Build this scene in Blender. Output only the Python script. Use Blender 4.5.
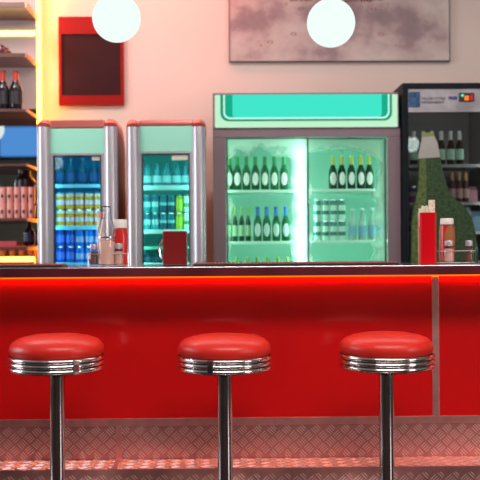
import bpy, bmesh, math, random
from mathutils import Vector, Matrix
random.seed(7)
PI = math.pi
SC = bpy.context.scene
COL = SC.collection
for o in list(bpy.data.objects): bpy.data.objects.remove(o)

# ------------------------------------------------------------------ camera
F = 930.0; HY = 247.0; CAMZ = 1.15
YAW = math.radians(0.8); ROLL = math.radians(0.38)
cd = bpy.data.cameras.new('camera'); cam = bpy.data.objects.new('camera', cd); COL.objects.link(cam)
cd.sensor_width = 36; cd.lens = 36*F/480; cd.shift_y = (HY-240)/480
cd.dof.use_dof = True; cd.dof.focus_distance = 3.84; cd.dof.aperture_fstop = 3.6
cd.clip_start = .05; cd.clip_end = 100
RM = Matrix.Rotation(-YAW, 4, 'Z') @ Matrix.Rotation(PI/2, 4, 'X') @ Matrix.Rotation(-ROLL, 4, 'Z')
cam.matrix_world = Matrix.Translation((0, 0, CAMZ)) @ RM
SC.camera = cam
def P(px, py, Y):
    """point of the place seen at photo position px,py on the plane y=Y (used for measuring off the photo)"""
    d = RM.to_3x3() @ Vector(((px-240)/F, -(py-HY)/F, -1))
    t = Y/d.y
    return d.x*t, CAMZ + d.z*t
def PX(px, Y, py=200): return P(px, py, Y)[0]
def PZ(py, Y, px=240): return P(px, py, Y)[1]

# ------------------------------------------------------------------ world, lights, exposure
w = bpy.data.worlds.new('world'); SC.world = w; w.use_nodes = True
w.node_tree.nodes['Background'].inputs[0].default_value = (.9, .93, 1, 1)
w.node_tree.nodes['Background'].inputs[1].default_value = .4
SC.view_settings.view_transform = 'Standard'; SC.view_settings.look = 'None'
SC.view_settings.exposure = 0.0; SC.view_settings.gamma = 1; SC.view_settings.use_curve_mapping = False
def area(name, loc, rot, sx, sy, power, col, spread=180):
    l = bpy.data.lights.new(name, 'AREA'); l.shape = 'RECTANGLE'; l.size = sx; l.size_y = sy
    l.energy = power; l.color = col; l.spread = math.radians(spread)
    o = bpy.data.objects.new(name, l); COL.objects.link(o); o.location = loc; o.rotation_euler = rot
    return o
area('ceiling_light_front', (.7, 1.3, 3.5), (math.radians(25), 0, 0), 3.6, 1.0, 165, (1, .93, .88))
area('ceiling_light_bar', (.6, 5.4, 3.5), (0, 0, 0), 4.5, .8, 39, (1, .93, .88))
area('shelf_fill_light', (-1.9, 5.3, 3.4), (math.radians(35), 0, 0), .7, .4, 26, (1, .90, .84))  # unseen fill lamp added to brighten the pink glasses on the shelves
area('pole_streak_light_left', (-4.85, 4.0, 1.7), (0, -PI/2, 0), 2.0, 2.2, 90, (.90, .93, 1))  # added lamp, gives the stool poles their white left streak
area('pole_streak_light_right', (4.85, .4, 1.6), (0, PI/2, 0), 2.0, 1.6, 70, (1, .90, .86))  # added lamp, gives the stool poles their pale right streak
area('pink_wall_fill', (-1.0, 6.6, 3.45), (math.radians(12), 0, 0), 2.2, .15, 24, (1, .22, .16))  # unseen pink lamp added to redden the left of the wall

# ------------------------------------------------------------------ materials
def mat(name, col, rough=.5, metal=0, trans=0, coat=0, emit=None, es=0, ior=1.45, vary=0, vscale=8, bump=0, bscale=40, alpha=1, spec=None):
    m = bpy.data.materials.new(name); m.use_nodes = True; nt = m.node_tree; b = nt.nodes['Principled BSDF']
    b.inputs['Base Color'].default_value = (*col, 1); b.inputs['Roughness'].default_value = rough
    b.inputs['Metallic'].default_value = metal; b.inputs['Transmission Weight'].default_value = trans
    b.inputs['Coat Weight'].default_value = coat; b.inputs['Coat Roughness'].default_value = .04
    b.inputs['IOR'].default_value = ior; b.inputs['Alpha'].default_value = alpha
    if spec is not None: b.inputs['Specular IOR Level'].default_value = spec
    if emit: b.inputs['Emission Color'].default_value = (*emit, 1); b.inputs['Emission Strength'].default_value = es
    if vary or bump:
        tc = nt.nodes.new('ShaderNodeTexCoord')
    if vary:
        n = nt.nodes.new('ShaderNodeTexNoise'); n.inputs['Scale'].default_value = vscale; n.inputs['Detail'].default_value = 5
        nt.links.new(tc.outputs['Object'], n.inputs['Vector'])
        mr = nt.nodes.new('ShaderNodeMapRange'); mr.inputs[1].default_value = .3; mr.inputs[2].default_value = .7
        mr.inputs[3].default_value = 1-vary; mr.inputs[4].default_value = 1+vary
        nt.links.new(n.outputs['Fac'], mr.inputs[0])
        mx = nt.nodes.new('ShaderNodeVectorMath'); mx.operation = 'SCALE'; mx.inputs[0].default_value = col
        nt.links.new(mr.outputs[0], mx.inputs['Scale']); nt.links.new(mx.outputs[0], b.inputs['Base Color'])
    if bump:
        n = nt.nodes.new('ShaderNodeTexNoise'); n.inputs['Scale'].default_value = bscale; n.inputs['Detail'].default_value = 3
        nt.links.new(tc.outputs['Object'], n.inputs['Vector'])
        bp = nt.nodes.new('ShaderNodeBump'); bp.inputs['Strength'].default_value = bump; bp.inputs['Distance'].default_value = .01
        nt.links.new(n.outputs['Fac'], bp.inputs['Height']); nt.links.new(bp.outputs[0], b.inputs['Normal'])
    return m
def emis(name, col, s):
    m = bpy.data.materials.new(name); m.use_nodes = True; nt = m.node_tree; nt.nodes.clear()
    e = nt.nodes.new('ShaderNodeEmission'); e.inputs[0].default_value = (*col, 1); e.inputs[1].default_value = s
    o = nt.nodes.new('ShaderNodeOutputMaterial'); nt.links.new(e.outputs[0], o.inputs[0]); return m
def pane(name, tint=(1, 1, 1), f=1.45, rough=.0):
    m = bpy.data.materials.new(name); m.use_nodes = True; nt = m.node_tree; nt.nodes.clear()
    t = nt.nodes.new('ShaderNodeBsdfTransparent'); t.inputs[0].default_value = (*tint, 1)
    g = nt.nodes.new('ShaderNodeBsdfGlossy'); g.inputs['Roughness'].default_value = rough
    lw = nt.nodes.new('ShaderNodeLayerWeight'); lw.inputs[0].default_value = .5
    pw = nt.nodes.new('ShaderNodeMath'); pw.operation = 'POWER'; pw.inputs[1].default_value = 4; nt.links.new(lw.outputs['Facing'], pw.inputs[0])
    fr = nt.nodes.new('ShaderNodeMath'); fr.operation = 'MULTIPLY_ADD'; fr.inputs[1].default_value = .75; fr.inputs[2].default_value = ((f-1)/(f+1))**2*1.3; nt.links.new(pw.outputs[0], fr.inputs[0])
    mx = nt.nodes.new('ShaderNodeMixShader'); o = nt.nodes.new('ShaderNodeOutputMaterial')
    nt.links.new(fr.outputs[0], mx.inputs[0]); nt.links.new(t.outputs[0], mx.inputs[1]); nt.links.new(g.outputs[0], mx.inputs[2])
    nt.links.new(mx.outputs[0], o.inputs[0]); return m

M = {}
M['wall'] = mat('pink plaster', (.68, .55, .505), .85, vary=.03, vscale=1.5, bump=.05, bscale=60)
M['wall_plain'] = mat('dark painted wall', (.26, .28, .24), .8)
M['ceiling'] = mat('ceiling paint', (.60, .54, .52), .9)
M['panel'] = mat('glossy red panel', (.62, .004, .005), .28, coat=.4, ior=1.4, vary=.05, vscale=2)
M['vinyl'] = mat('red vinyl', (.72, .024, .015), .38, coat=.05, bump=.12, bscale=55, vary=.05, vscale=12)
M['chrome'] = mat('chrome', (.86, .80, .80), .15, 1)
M['chrome_dark'] = mat('dark chrome', (.52, .46, .47), .12, 1)
M['groove'] = mat('dark groove', (.03, .012, .012), .4)
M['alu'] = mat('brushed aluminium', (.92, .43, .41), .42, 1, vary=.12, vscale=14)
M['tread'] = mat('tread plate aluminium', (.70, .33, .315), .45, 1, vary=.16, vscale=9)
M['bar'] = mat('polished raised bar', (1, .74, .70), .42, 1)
M['edge'] = mat('dark steel edge', (.15, .022, .035), .35, .4, vary=.35, vscale=4)
M['top'] = mat('polished steel top', (.62, .60, .60), .16, 1)
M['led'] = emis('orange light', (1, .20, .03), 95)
M['led_y'] = emis('warm yellow light', (1, .40, .035), 20.0)
M['led_p'] = emis('warm white light', (1, .78, .62), 3.0)
M['globe'] = emis('opal globe', (.74, .84, .80), 1.2)
M['globe_far'] = emis('bright opal globe', (.80, .98, .90), 8.0)
M['redplastic'] = mat('red plastic', (.60, .002, .008), .3, spec=.25)
M['black'] = mat('black plastic', (.012, .012, .014), .4)
M['floor'] = mat('dark polished floor', (.035, .022, .02), .14)

# ------------------------------------------------------------------ mesh helpers
FLAG = {'bev': False}
def bm_new(): return bmesh.new()
def add_box(bm, x0, x1, y0, y1, z0, z1, bev=0, seg=2, mi=0):
    r = bmesh.ops.create_cube(bm, size=1)
    vs = r['verts']
    for v in vs:
        v.co = Vector(((x0+x1)/2 + v.co.x*(x1-x0), (y0+y1)/2 + v.co.y*(y1-y0), (z0+z1)/2 + v.co.z*(z1-z0)))
    fs = list({f for v in vs for f in v.link_faces})
    for f in fs: f.material_index = mi
    if bev:
        FLAG['bev'] = True
        es = list({e for v in vs for e in v.link_edges})
        bmesh.ops.bevel(bm, geom=es, offset=bev, segments=seg, profile=.5, affect='EDGES')
def add_lathe(bm, prof, cx=0, cy=0, cz=0, seg=24, mi=0, axis='Z'):
    rings = []
    for r, z in prof:
        if r < 1e-6: rings.append([bm.verts.new((cx, cy, cz+z))])
        else: rings.append([bm.verts.new((cx+r*math.cos(2*PI*i/seg), cy+r*math.sin(2*PI*i/seg), cz+z)) for i in range(seg)])
    for a, b in zip(rings, rings[1:]):
        for i in range(seg):
            j = (i+1) % seg
            if len(a) == 1 and len(b) == 1: continue
            if len(a) == 1: f = bm.faces.new((a[0], b[j], b[i]))
            elif len(b) == 1: f = bm.faces.new((a[i], a[j], b[0]))
            else: f = bm.faces.new((a[i], a[j], b[j], b[i]))
            f.material_index = mi
    if len(rings[0]) > 1 and False: pass
def add_tube(bm, pts, r, seg=8, mi=0, closed=False):
    pts = [Vector(p) for p in pts]; n = len(pts); rings = []; prev = None
    for i, p in enumerate(pts):
        if closed: d = pts[(i+1) % n]-pts[i-1]
        else: d = (pts[min(i+1, n-1)]-pts[max(i-1, 0)])
        d.normalize()
        if prev is None:
            up = Vector((0, 0, 1)) if abs(d.z) < .9 else Vector((1, 0, 0)); u = d.cross(up).normalized()
        else: u = (prev - d*prev.dot(d)).normalized()
        v = d.cross(u); prev = u
        rr = r[i] if isinstance(r, (list, tuple)) else r
        rings.append([bm.verts.new(p + (u*math.cos(2*PI*k/seg) + v*math.sin(2*PI*k/seg))*rr) for k in range(seg)])
    m = n if closed else n-1
    for i in range(m):
        a, b = rings[i], rings[(i+1) % n]
        for k in range(seg):
            f = bm.faces.new((a[k], a[(k+1) % seg], b[(k+1) % seg], b[k])); f.material_index = mi
    if not closed:
        bm.faces.new(rings[0][::-1]).material_index = mi; bm.faces.new(rings[-1]).material_index = mi
def add_oval(bm, R_, x0, x1, zc, hz, off=.0006, n=16):
    """oval patch hugging the front of a cylinder of radius R_"""
    prev = None; cx = (x0+x1)/2; hx = (x1-x0)/2
    for i in range(n+1):
        q = -1+2*i/n; q = math.sin(q*PI/2)*.995; x = cx+hx*q; k = hz*math.sqrt(max(0, 1-q*q)); rr = R_+off
        y = -math.sqrt(max(0, rr*rr-x*x)); cur = (bm.verts.new((x, y, zc-k)), bm.verts.new((x, y, zc+k)))
        if prev: bm.faces.new((prev[0], cur[0], cur[1], prev[1]))
        prev = cur
def add_prism(bm, outline, y0, y1, mi=0):
    """outline = [(x,z)] extruded from y0 to y1"""
    a = [bm.verts.new((x, y0, z)) for x, z in outline]; b = [bm.verts.new((x, y1, z)) for x, z in outline]
    bm.faces.new(a).material_index = mi; bm.faces.new(b[::-1]).material_index = mi
    n = len(a)
    for i in range(n): bm.faces.new((a[i], b[i], b[(i+1) % n], a[(i+1) % n])).material_index = mi
def rrect(x0, x1, z0, z1, r, seg=6, top=True):
    pts = []
    cs = [(x1-r, z0+r, -90, 1), (x1-r, z1-r, 0, top), (x0+r, z1-r, 90, top), (x0+r, z0+r, 180, 1)]
    corner = [(x1, z0), (x1, z1), (x0, z1), (x0, z0)]
    for (cx, cz, a, on), c in zip(cs, corner):
        if not on: pts.append(c); continue
        for i in range(seg+1):
            t = math.radians(a+90*i/seg); pts.append((cx+r*math.cos(t), cz+r*math.sin(t)))
    return pts
def obj(name, bm, m, parent=None, loc=None, smooth=True, ang=35):
    me = bpy.data.meshes.new(name)
    bmesh.ops.recalc_face_normals(bm, faces=bm.faces[:])
    bm.to_mesh(me); bm.free()
    for mm in (m if isinstance(m, list) else [m]): me.materials.append(mm)
    if smooth:
        for p in me.polygons: p.use_smooth = True
        me.set_sharp_from_angle(angle=math.radians(ang))
    o = bpy.data.objects.new(name, me); COL.objects.link(o)
    if FLAG['bev'] and smooth:
        wm = o.modifiers.new('weighted normals', 'WEIGHTED_NORMAL'); wm.keep_sharp = True; wm.weight = 100
    FLAG['bev'] = False
    if parent: o.parent = parent
    if loc: o.location = loc
    return o
def bx(*a, **k):
    bm = bm_new(); add_box(bm, *a, **k); return bm
def tag(o, label, cat, group=None, kind=None):
    o['label'] = label; o['category'] = cat
    if group: o['group'] = group
    if kind: o['kind'] = kind
    return o
def thing(name, label, cat, loc=(0, 0, 0), rz=0, group=None):
    o = bpy.data.objects.new(name, None); COL.objects.link(o); o.empty_display_size = .05
    o.location = loc; o.rotation_euler = (0, 0, rz); return tag(o, label, cat, group)
def struct(name, bm, m, **k):
    o = obj(name, bm, m, **k); o['kind'] = 'structure'; return o
def dup(o, loc, label=None, rz=None, parent=None):
    c = o.copy(); COL.objects.link(c); c.parent = parent
    if loc is not None: c.location = loc
    if rz is not None: c.rotation_euler = (0, 0, rz)
    if label: c['label'] = label
    for ch in o.children: dup(ch, None, parent=c)
    return c
class Kind:
    """first place() uses the prototype itself, later ones copy it"""
    def __init__(s, root): s.root = root; s.used = False
    def place(s, loc, label, rz=0, group=None):
        if not s.used: s.used = True; o = s.root; o.location = loc; o.rotation_euler = (0, 0, rz); o['label'] = label
        else: o = dup(s.root, loc, label, rz)
        if group: o['group'] = group
        return o
ORD = ['first', 'second', 'third', 'fourth', 'fifth', 'sixth', 'seventh', 'eighth', 'ninth', 'tenth']

# ------------------------------------------------------------------ room
WY = 7.0; CH = 3.6; BY = -4.6; RX = 5.0
struct('floor', bx(-RX, RX, BY, WY, -.1, 0), M['floor'])
struct('ceiling', bx(-RX, RX, BY, WY, CH, CH+.1), M['ceiling'])
struct('wall_back', bx(-RX, RX, WY, WY+.1, 0, CH), M['wall'])
struct('wall_left', bx(-RX-.1, -RX, BY, WY, 0, CH), M['wall_plain'])
struct('wall_right', bx(RX, RX+.1, BY, WY, 0, CH), M['wall_plain'])
struct('wall_front', bx(-RX, RX, BY-.1, BY, 0, CH), M['wall_plain'])
sky = emis('blue daylight pane', (.10, .33, .80), 1.0)
wn = struct('added_pane_1', bx(-4.43, -3.55, BY, BY+.03, 2.95, 3.55), sky)
bm = bm_new()
for a in ((-4.48, -3.5, 2.88, 2.95), (-4.48, -3.5, 3.53, 3.6), (-4.48, -4.43, 2.9, 3.6), (-3.57, -3.5, 2.7, 3.6)): add_box(bm, a[0], a[1], BY, BY+.06, a[2], a[3])
obj('pane_frame', bm, M['black'], wn)
pane_glow = emis('frosted added pane', (.9, .93, 1), .8)
def added_pane(name, x0, x1, y0, y1, z0, z1, side):  # builds an added glowing pane behind a pole streak lamp
    o = struct(name, bx(x0, x1, y0, y1, z0, z1), pane_glow); bm = bm_new(); e = .05
    if side: 
        for a in ((y0-e, y1+e, z0-e, z0), (y0-e, y1+e, z1, z1+e), (y0-e, y0, z0, z1), (y1, y1+e, z0, z1)): add_box(bm, x0-.02, x1+.02, *a)
    else:
        for a in ((x0-e, x1+e, z0-e, z0), (x0-e, x1+e, z1, z1+e), (x0-e, x0, z0, z1), (x1, x1+e, z0, z1)): add_box(bm, a[0], a[1], y0-.0, y1+.03, a[2], a[3])
    obj('pane_frame', bm, M['black'], o)
added_pane('added_pane_left', -5, -4.97, 2.9, 5.1, .7, 2.7, 1)  # both side panes added for reflections in the chrome poles
added_pane('added_pane_right', 4.97, 5, -.4, 1.2, .6, 2.6, 1)


# ------------------------------------------------------------------ bar counter
YE, YP, YS = 3.86, 4.11, 3.92      # top edge, panel face, step front
XL, XR = -2.4, 2.6
ZT = PZ(266.6, YE)                 # counter top height
ZB = PZ(276, YE)
ZS = PZ(458, YP); ZK = PZ(425, YP); ZM = PZ(417.5, YP)
counter = thing('bar_counter', 'long diner bar counter with glossy red front and metal tread plate base', 'counter', (0, YP, 0))
SX = PX(435.5, YP, 340)
obj('front_panel', bx(XL, SX, 0, .02, ZM, ZT-.0235, bev=.001), M['panel'], counter)
obj('front_panel', bx(SX+.0005, XR, 0, .02, ZM, ZT-.0235, bev=.001), M['panel'], counter)
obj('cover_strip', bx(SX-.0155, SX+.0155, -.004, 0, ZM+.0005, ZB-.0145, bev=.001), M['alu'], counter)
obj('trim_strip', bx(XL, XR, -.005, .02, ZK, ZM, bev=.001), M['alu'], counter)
obj('counter_body', bx(XL, XR, .0205, .36, 0, ZT-.0235), M['black'], counter)
def tread(bm, u0, u1, v0, v1, place, a=.0648, b=.0555, L=.037, wd=.0044, h=.0016):
    """raised bars in alternating diagonal groups of five; place(u,v,h)->point"""
    n0 = int(u0/a)-1; n1 = int(u1/a)+1; m1 = int((v1-v0)/b)+2
    for i in range(n0, n1+1):
        for j in range(-1, m1):
            for s in (0, 1):
                cu = (i+.5*s)*a; cv = v0+(j+.5*s)*b+.012
                an = math.radians(-47 if s == 0 else 43)
                du, dv = math.cos(an), math.sin(an)
                for k in (-1.5, -.5, .5, 1.5):
                    pu, pv = cu - dv*k*.0100, cv + du*k*.0100
                    l = L*.5
                    if pv-abs(dv)*l < v0+.001 or pv+abs(dv)*l > v1-.001 or pu-l < u0 or pu+l > u1:
                        l = min(l, max(0, (v1-.001-pv)/abs(dv)), max(0, (pv-v0-.001)/abs(dv)))
                        if l < .005 or pu-l < u0 or pu+l > u1: continue
                    q = wd/2; e = [(-l, 0), (-l*.7, -q), (l*.7, -q), (l, 0), (l*.7, q), (-l*.7, q)]
                    base = [bm.verts.new(place(pu+du*p+(-dv)*w2, pv+dv*p+du*w2, 0)) for p, w2 in e]
                    topv = [bm.verts.new(place(pu+du*p*.88+(-dv)*w2*.6, pv+dv*p*.88+du*w2*.6, h)) for p, w2 in e]
                    bm.faces.new(topv).material_index = 1
                    for c in range(6): bm.faces.new((base[c], base[(c+1) % 6], topv[(c+1) % 6], topv[c])).material_index = 1
sd = YP-YS
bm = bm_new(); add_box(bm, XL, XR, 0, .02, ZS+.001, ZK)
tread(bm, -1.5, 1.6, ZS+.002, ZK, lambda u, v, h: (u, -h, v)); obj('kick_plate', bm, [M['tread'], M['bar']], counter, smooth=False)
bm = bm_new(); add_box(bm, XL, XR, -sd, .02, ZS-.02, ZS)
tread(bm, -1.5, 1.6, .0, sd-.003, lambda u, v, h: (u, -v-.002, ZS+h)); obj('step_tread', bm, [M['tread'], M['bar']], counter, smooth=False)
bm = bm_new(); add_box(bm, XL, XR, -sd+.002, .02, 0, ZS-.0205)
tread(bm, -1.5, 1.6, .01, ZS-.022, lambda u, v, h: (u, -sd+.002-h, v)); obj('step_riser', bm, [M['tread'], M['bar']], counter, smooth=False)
jx = PX(119, YP, 440)
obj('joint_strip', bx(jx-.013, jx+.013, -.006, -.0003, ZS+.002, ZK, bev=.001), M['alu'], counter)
bm = bm_new(); a = PX(114, YS, 468); 
vs = [(jx-.012, -.003), (jx+.012, -.003), (a+.012, -sd), (a-.012, -sd)]
b0 = [bm.verts.new((x, y, ZS+.0003)) for x, y in vs]; b1 = [bm.verts.new((x, y, ZS+.0035)) for x, y in vs]
bm.faces.new(b0); bm.faces.new(b1)
for i in range(4): bm.faces.new((b0[i], b0[(i+1) % 4], b1[(i+1) % 4], b1[i]))
obj('joint_strip', bm, M['alu'], counter)
# worktop
ct = thing('countertop', 'long polished steel countertop with dark metal front edge on red bar', 'countertop', (0, YE, 0))
obj('top_sheet', bx(XL-.05, XR+.05, .004, .68, ZT-.003, ZT, bev=.001), M['top'], ct)
obj('core', bx(XL-.04, XR+.04, .008, .67, ZT-.023, ZT-.0032), M['black'], ct)
obj('front_edge', bx(XL-.05, XR+.05, 0, .0075, ZB, ZT-.0045, bev=.002), M['edge'], ct)
bm = bm_new(); add_tube(bm, [(XL-.05, .003, ZT-.002), (XR+.05, .003, ZT-.002)], .0036, 10); obj('bullnose', bm, M['top'], ct)
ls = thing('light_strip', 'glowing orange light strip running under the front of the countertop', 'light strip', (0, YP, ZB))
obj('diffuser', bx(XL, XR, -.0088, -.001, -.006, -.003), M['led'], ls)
obj('lens', bx(XL, XR, -.0105, -.0093, -.0135, .012), emis('orange panel glow', (1, .21, .005), 1.15), ls)  # added glowing face, imitates the orange glow atop the red panel
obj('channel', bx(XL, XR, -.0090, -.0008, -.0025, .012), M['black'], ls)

# ------------------------------------------------------------------ stools
YST = 3.62
def make_stool():
    t = thing('bar_stool', '', 'bar stool', group='red chrome bar stools along the counter')
    R = .182
    prof = [(R-.012, -.002), (R-.004, .008), (R-.0005, .022), (R-.003, .036), (R-.011, .048), (R-.026, .059), (R-.050, .068), (R-.085, .075), (.05, .079), (0, .08)]
    bm = bm_new(); add_lathe(bm, [(0, -.01), (R-.012, -.01)]+prof, seg=72)
    # gentle gathers round the lower edge of the vinyl
    for v in bm.verts:
        r = math.hypot(v.co.x, v.co.y)
        if r > R-.03 and 0 < v.co.z < .04:
            a = math.atan2(v.co.y, v.co.x); k = 1+.0035*math.sin(a*31+2*math.sin(a*5))*(1-v.co.z/.04); v.co.x *= k; v.co.y *= k
    obj('seat_cushion', bm, M['vinyl'], t, ang=80)
    bm = bm_new(); r0 = .1795
    add_lathe(bm, [(.02, -.0012), (r0, -.0012), (r0, -.0585), (.05, -.0592), (0, -.0592)], seg=72); obj('rim_band', bm, M['groove'], t, ang=60)
    for k in range(3):
        zc = -.0095-.0193*k; bm = bm_new(); prof = []
        for i in range(13):
            a = math.radians(90-180*i/12); prof.append((r0+.0003+.0078*math.cos(a), zc+.0080*math.sin(a)))
        add_lathe(bm, prof, seg=96); obj('chrome_ring', bm, M['chrome'], t, ang=75)
    bm = bm_new(); add_lathe(bm, [(0, -.06), (.075, -.06), (.075, -.066), (.036, -.085), (0, -.085)], seg=32); obj('seat_plate', bm, M['chrome_dark'], t)
    bm = bm_new(); add_lathe(bm, [(.0295, -.067), (.0295, -.70)], seg=48); obj('pole', bm, M['chrome_dark'], t)
    bm = bm_new(); add_lathe(bm, [(.0305, -.66), (.045, -.672), (.10, -.69), (.17, -.70), (.19, -.708), (.192, -.718), (0, -.718)], seg=48); obj('floor_flange', bm, M['chrome'], t)
    return t
ZR = PZ(354.6, YST, 57)
stool = make_stool()
sk = Kind(stool)
def clip(parent, ang, dark):
    a = math.radians(ang); r = .1875
    bm = bm_new(); add_box(bm, -.012, .012, -.0045, .0045, -.056, -.0035, bev=.0015)
    o = obj('rim_joint', bm, M['chrome'], parent); o.location = (r*math.sin(a), -r*math.cos(a), 0); o.rotation_euler = (0, 0, a)
    bm = bm_new(); add_box(bm, -.0085, .0085, -.006, -.0046, *( (-.046, -.020) if not dark else (-.049, -.025)), bev=.0004)
    obj('maker_plate', bm, mat('joint plate', (.22, .01, .025) if not dark else (.02, .015, .02), .3), o)
dup_l = [('red vinyl bar stool with maroon plate on its rim, left of the three', 57, 0),
         ('red vinyl bar stool with black notch on its rim, middle of the three', 224.5, 0),
         ('red vinyl bar stool with plain unbroken chrome rim, right of the three', 386.2, 1)]
zr = [PZ(354.4, YST, 57), PZ(354.2, YST, 224), PZ(352.4, YST, 386)]
stools = []
for (lab, px, _), z in zip(dup_l, zr):
    stools.append(sk.place((PX(px, YST, 360), YST, 0.718), lab))
for s, z in zip(stools, zr): s.location.z = .718 + (z-.718)*.999
clip(stools[0], 32, False); clip(stools[1], -16, True)

# ------------------------------------------------------------------ lamps
def make_globe():
    t = thing('globe_lamp', '', 'pendant lamp', group='opal globe lamps')
    bm = bm_new(); bmesh.ops.create_uvsphere(bm, u_segments=40, v_segments=24, radius=.122); obj('glass_globe', bm, M['globe'], t, ang=180)
    bm = bm_new(); add_lathe(bm, [(0, .165), (.012, .165), (.02, .15), (.05, .138), (.052, .112), (.05, .112), (0, .115)], seg=24); obj('cap', bm, mat('red lamp cap', (.5, .02, .02), .3), t)
    bm = bm_new(); add_tube(bm, [(0, 0, .16), (0, 0, 1.4)], .004, 6); obj('cord', bm, M['black'], t)
    return t
gk = Kind(make_globe())
def globe(px, py, Y, lab, loc=None):
    if loc is None: x, z = P(px, py, Y); loc = (x, Y, z)
    o = gk.place(loc, lab)
    for c in list(o.children):
        if c.name.startswith('glass_globe') and loc[1] < 0: c.data = c.data.copy(); c.data.materials[0] = M['globe_far']
        if c.name.startswith('cord'):
            c.data = c.data.copy()
            for v in c.data.vertices:
                if v.co.z > 1: v.co.z = CH - loc[2]
globe(116.5, 18, 4.7, 'white globe pendant lamp in front of the red framed board')
globe(331, 23, 4.7, 'white globe pendant lamp in front of the wide weathered poster')
globe(0, 0, 0, 'white globe pendant lamp reflected in the mirror of the bottle shelves', (-2.26, 4.7, 2.30))
for i, x in ((0, 3.07), (2, -2.8)):
    globe(0, 0, 0, ['white globe pendant lamp of the rear row, reflected in black fridge door', 'white globe pendant lamp in middle of the rear row behind the stools', 'white globe pendant lamp of rear row, reflected in first retro cooler'][i], (x, -2.9, (2.83, 2.8, 2.56)[i]))

# ------------------------------------------------------------------ drinks
def glassmat(name, col, tr=.55, rough=.12): return mat(name, col, rough, trans=tr, ior=1.3)
G = {'green': glassmat('green glass', (.02, .22, .09), .5), 'dkgreen': glassmat('dark green glass', (.008, .07, .035), .3), 'clear': glassmat('pale glass', (.55, .8, .72), .5),
     'dark': mat('dark bottle glass', (.012, .010, .014), .15), 'cyan': glassmat('cyan plastic', (.10, .50, .60), .5), 'teal': glassmat('teal glass', (.02, .16, .22), .4), 'brown': glassmat('brown glass', (.06, .02, .01), .2)}
def paint(name, col, rough=.4): return mat(name, col, rough)
WH = paint('white label', (.92, .98, .92)); 
def make_bottle(name, glass, labelmat, capmat, h=.235, r=.0305, neck_mat=None, group=None, cat='bottle', oval=False):
    t = thing(name, '', cat, group=group)
    bm = bm_new(); nk = r*.42
    prof = [(0, 0), (r*.9, 0), (r, .006), (r, h*.52), (r*.93, h*.58), (r*.62, h*.68), (nk, h*.78), (nk*.95, h*.955), (0, h*.955)]
    add_lathe(bm, prof, seg=16); obj('glass_body', bm, glass, t, ang=60)
    bm = bm_new()
    if oval:
        add_oval(bm, r, -r*.74, r*.74, h*.33, h*.19, off=.0012)
    else: add_lathe(bm, [(r+.0007, h*.16), (r+.0007, h*.47)], seg=16)
    obj('label', bm, labelmat, t)
    if neck_mat:
        bm = bm_new(); add_lathe(bm, [(nk+.0035, h*.74), (nk+.0015, h*.80), (nk+.001, h*.95)], seg=12); obj('neck_foil', bm, neck_mat, t)
    bm = bm_new(); add_lathe(bm, [(nk*1.15, h*.955-.004), (nk*1.2, h-.004), (nk*.9, h), (0, h)], seg=12); obj('cap', bm, capmat, t)
    return t
def make_can(name, cols, h=.115, r=.031, group=None):
    """cols = list of (fraction, colour) bands from the bottom"""
    t = thing(name, '', 'can', group=group)
    bm = bm_new(); ms = [mat(name+' band', c, .3, .3) for _, c in cols]
    z = .006; span = h-.016
    add_lathe(bm, [(0, 0), (r*.8, 0), (r, z)], seg=16)
    for i, (f, c) in enumerate(cols):
        add_lathe(bm, [(r, z), (r, z+f*span)], seg=16, mi=i); z += f*span
    obj('can_body', bm, ms, t)
    bm = bm_new(); add_lathe(bm, [(r, z), (r*.82, h-.002), (r*.8, h), (r*.76, h-.003), (0, h-.003)], seg=16); obj('can_lid', bm, mat('can metal', (.7, .8, .85), .25, 1), t)
    return t

# ------------------------------------------------------------------ fridge shell
def shell(root, W, D, H, z0, tk, outer, inner):
    x = W/2; e = .002; D2 = D-tk
    def pan(nm, a, b):
        o = obj(nm, bx(*a), outer, root); obj('lining', bx(*b), inner, o)
    xi = x-tk-.0005
    pan('side_panel', (-x, -x+tk, 0, D, z0, H), (-xi, -xi+e, 0, D2-.003, z0+tk+.003, H-tk-.003))
    pan('side_panel', (x-tk, x, 0, D, z0, H), (xi-e, xi, 0, D2-.003, z0+tk+.003, H-tk-.003))
    pan('back_panel', (-x+tk+.0002, x-tk-.0002, D2, D, z0, H), (-xi+e, xi-e, D2-.0025, D2-.0005, z0+tk+.003, H-tk-.003))
    pan('top_panel', (-x+tk+.0002, x-tk-.0002, 0, D2-.0002, H-tk, H), (-xi+e, xi-e, 0, D2-.003, H-tk-.0028, H-tk-.0005))
    pan('bottom_panel', (-x+tk+.0002, x-tk-.0002, 0, D2-.0002, z0, z0+tk), (-xi+e, xi-e, 0, D2-.003, z0+tk+.0005, z0+tk+.0028))
def rack(root, x0, x1, y0, y1, z, m, rail=None, rh=.02):
    """shelf whose top is at z"""
    bm = bm_new(); add_box(bm, x0, x1, y0+.006, y1, z-.008, z)
    sh = obj('shelf', bm, m, root)
    obj('price_rail', bx(x0, x1, y0, y0+.005, z-rh, z+.004, bev=.001), rail or m, sh)

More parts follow.
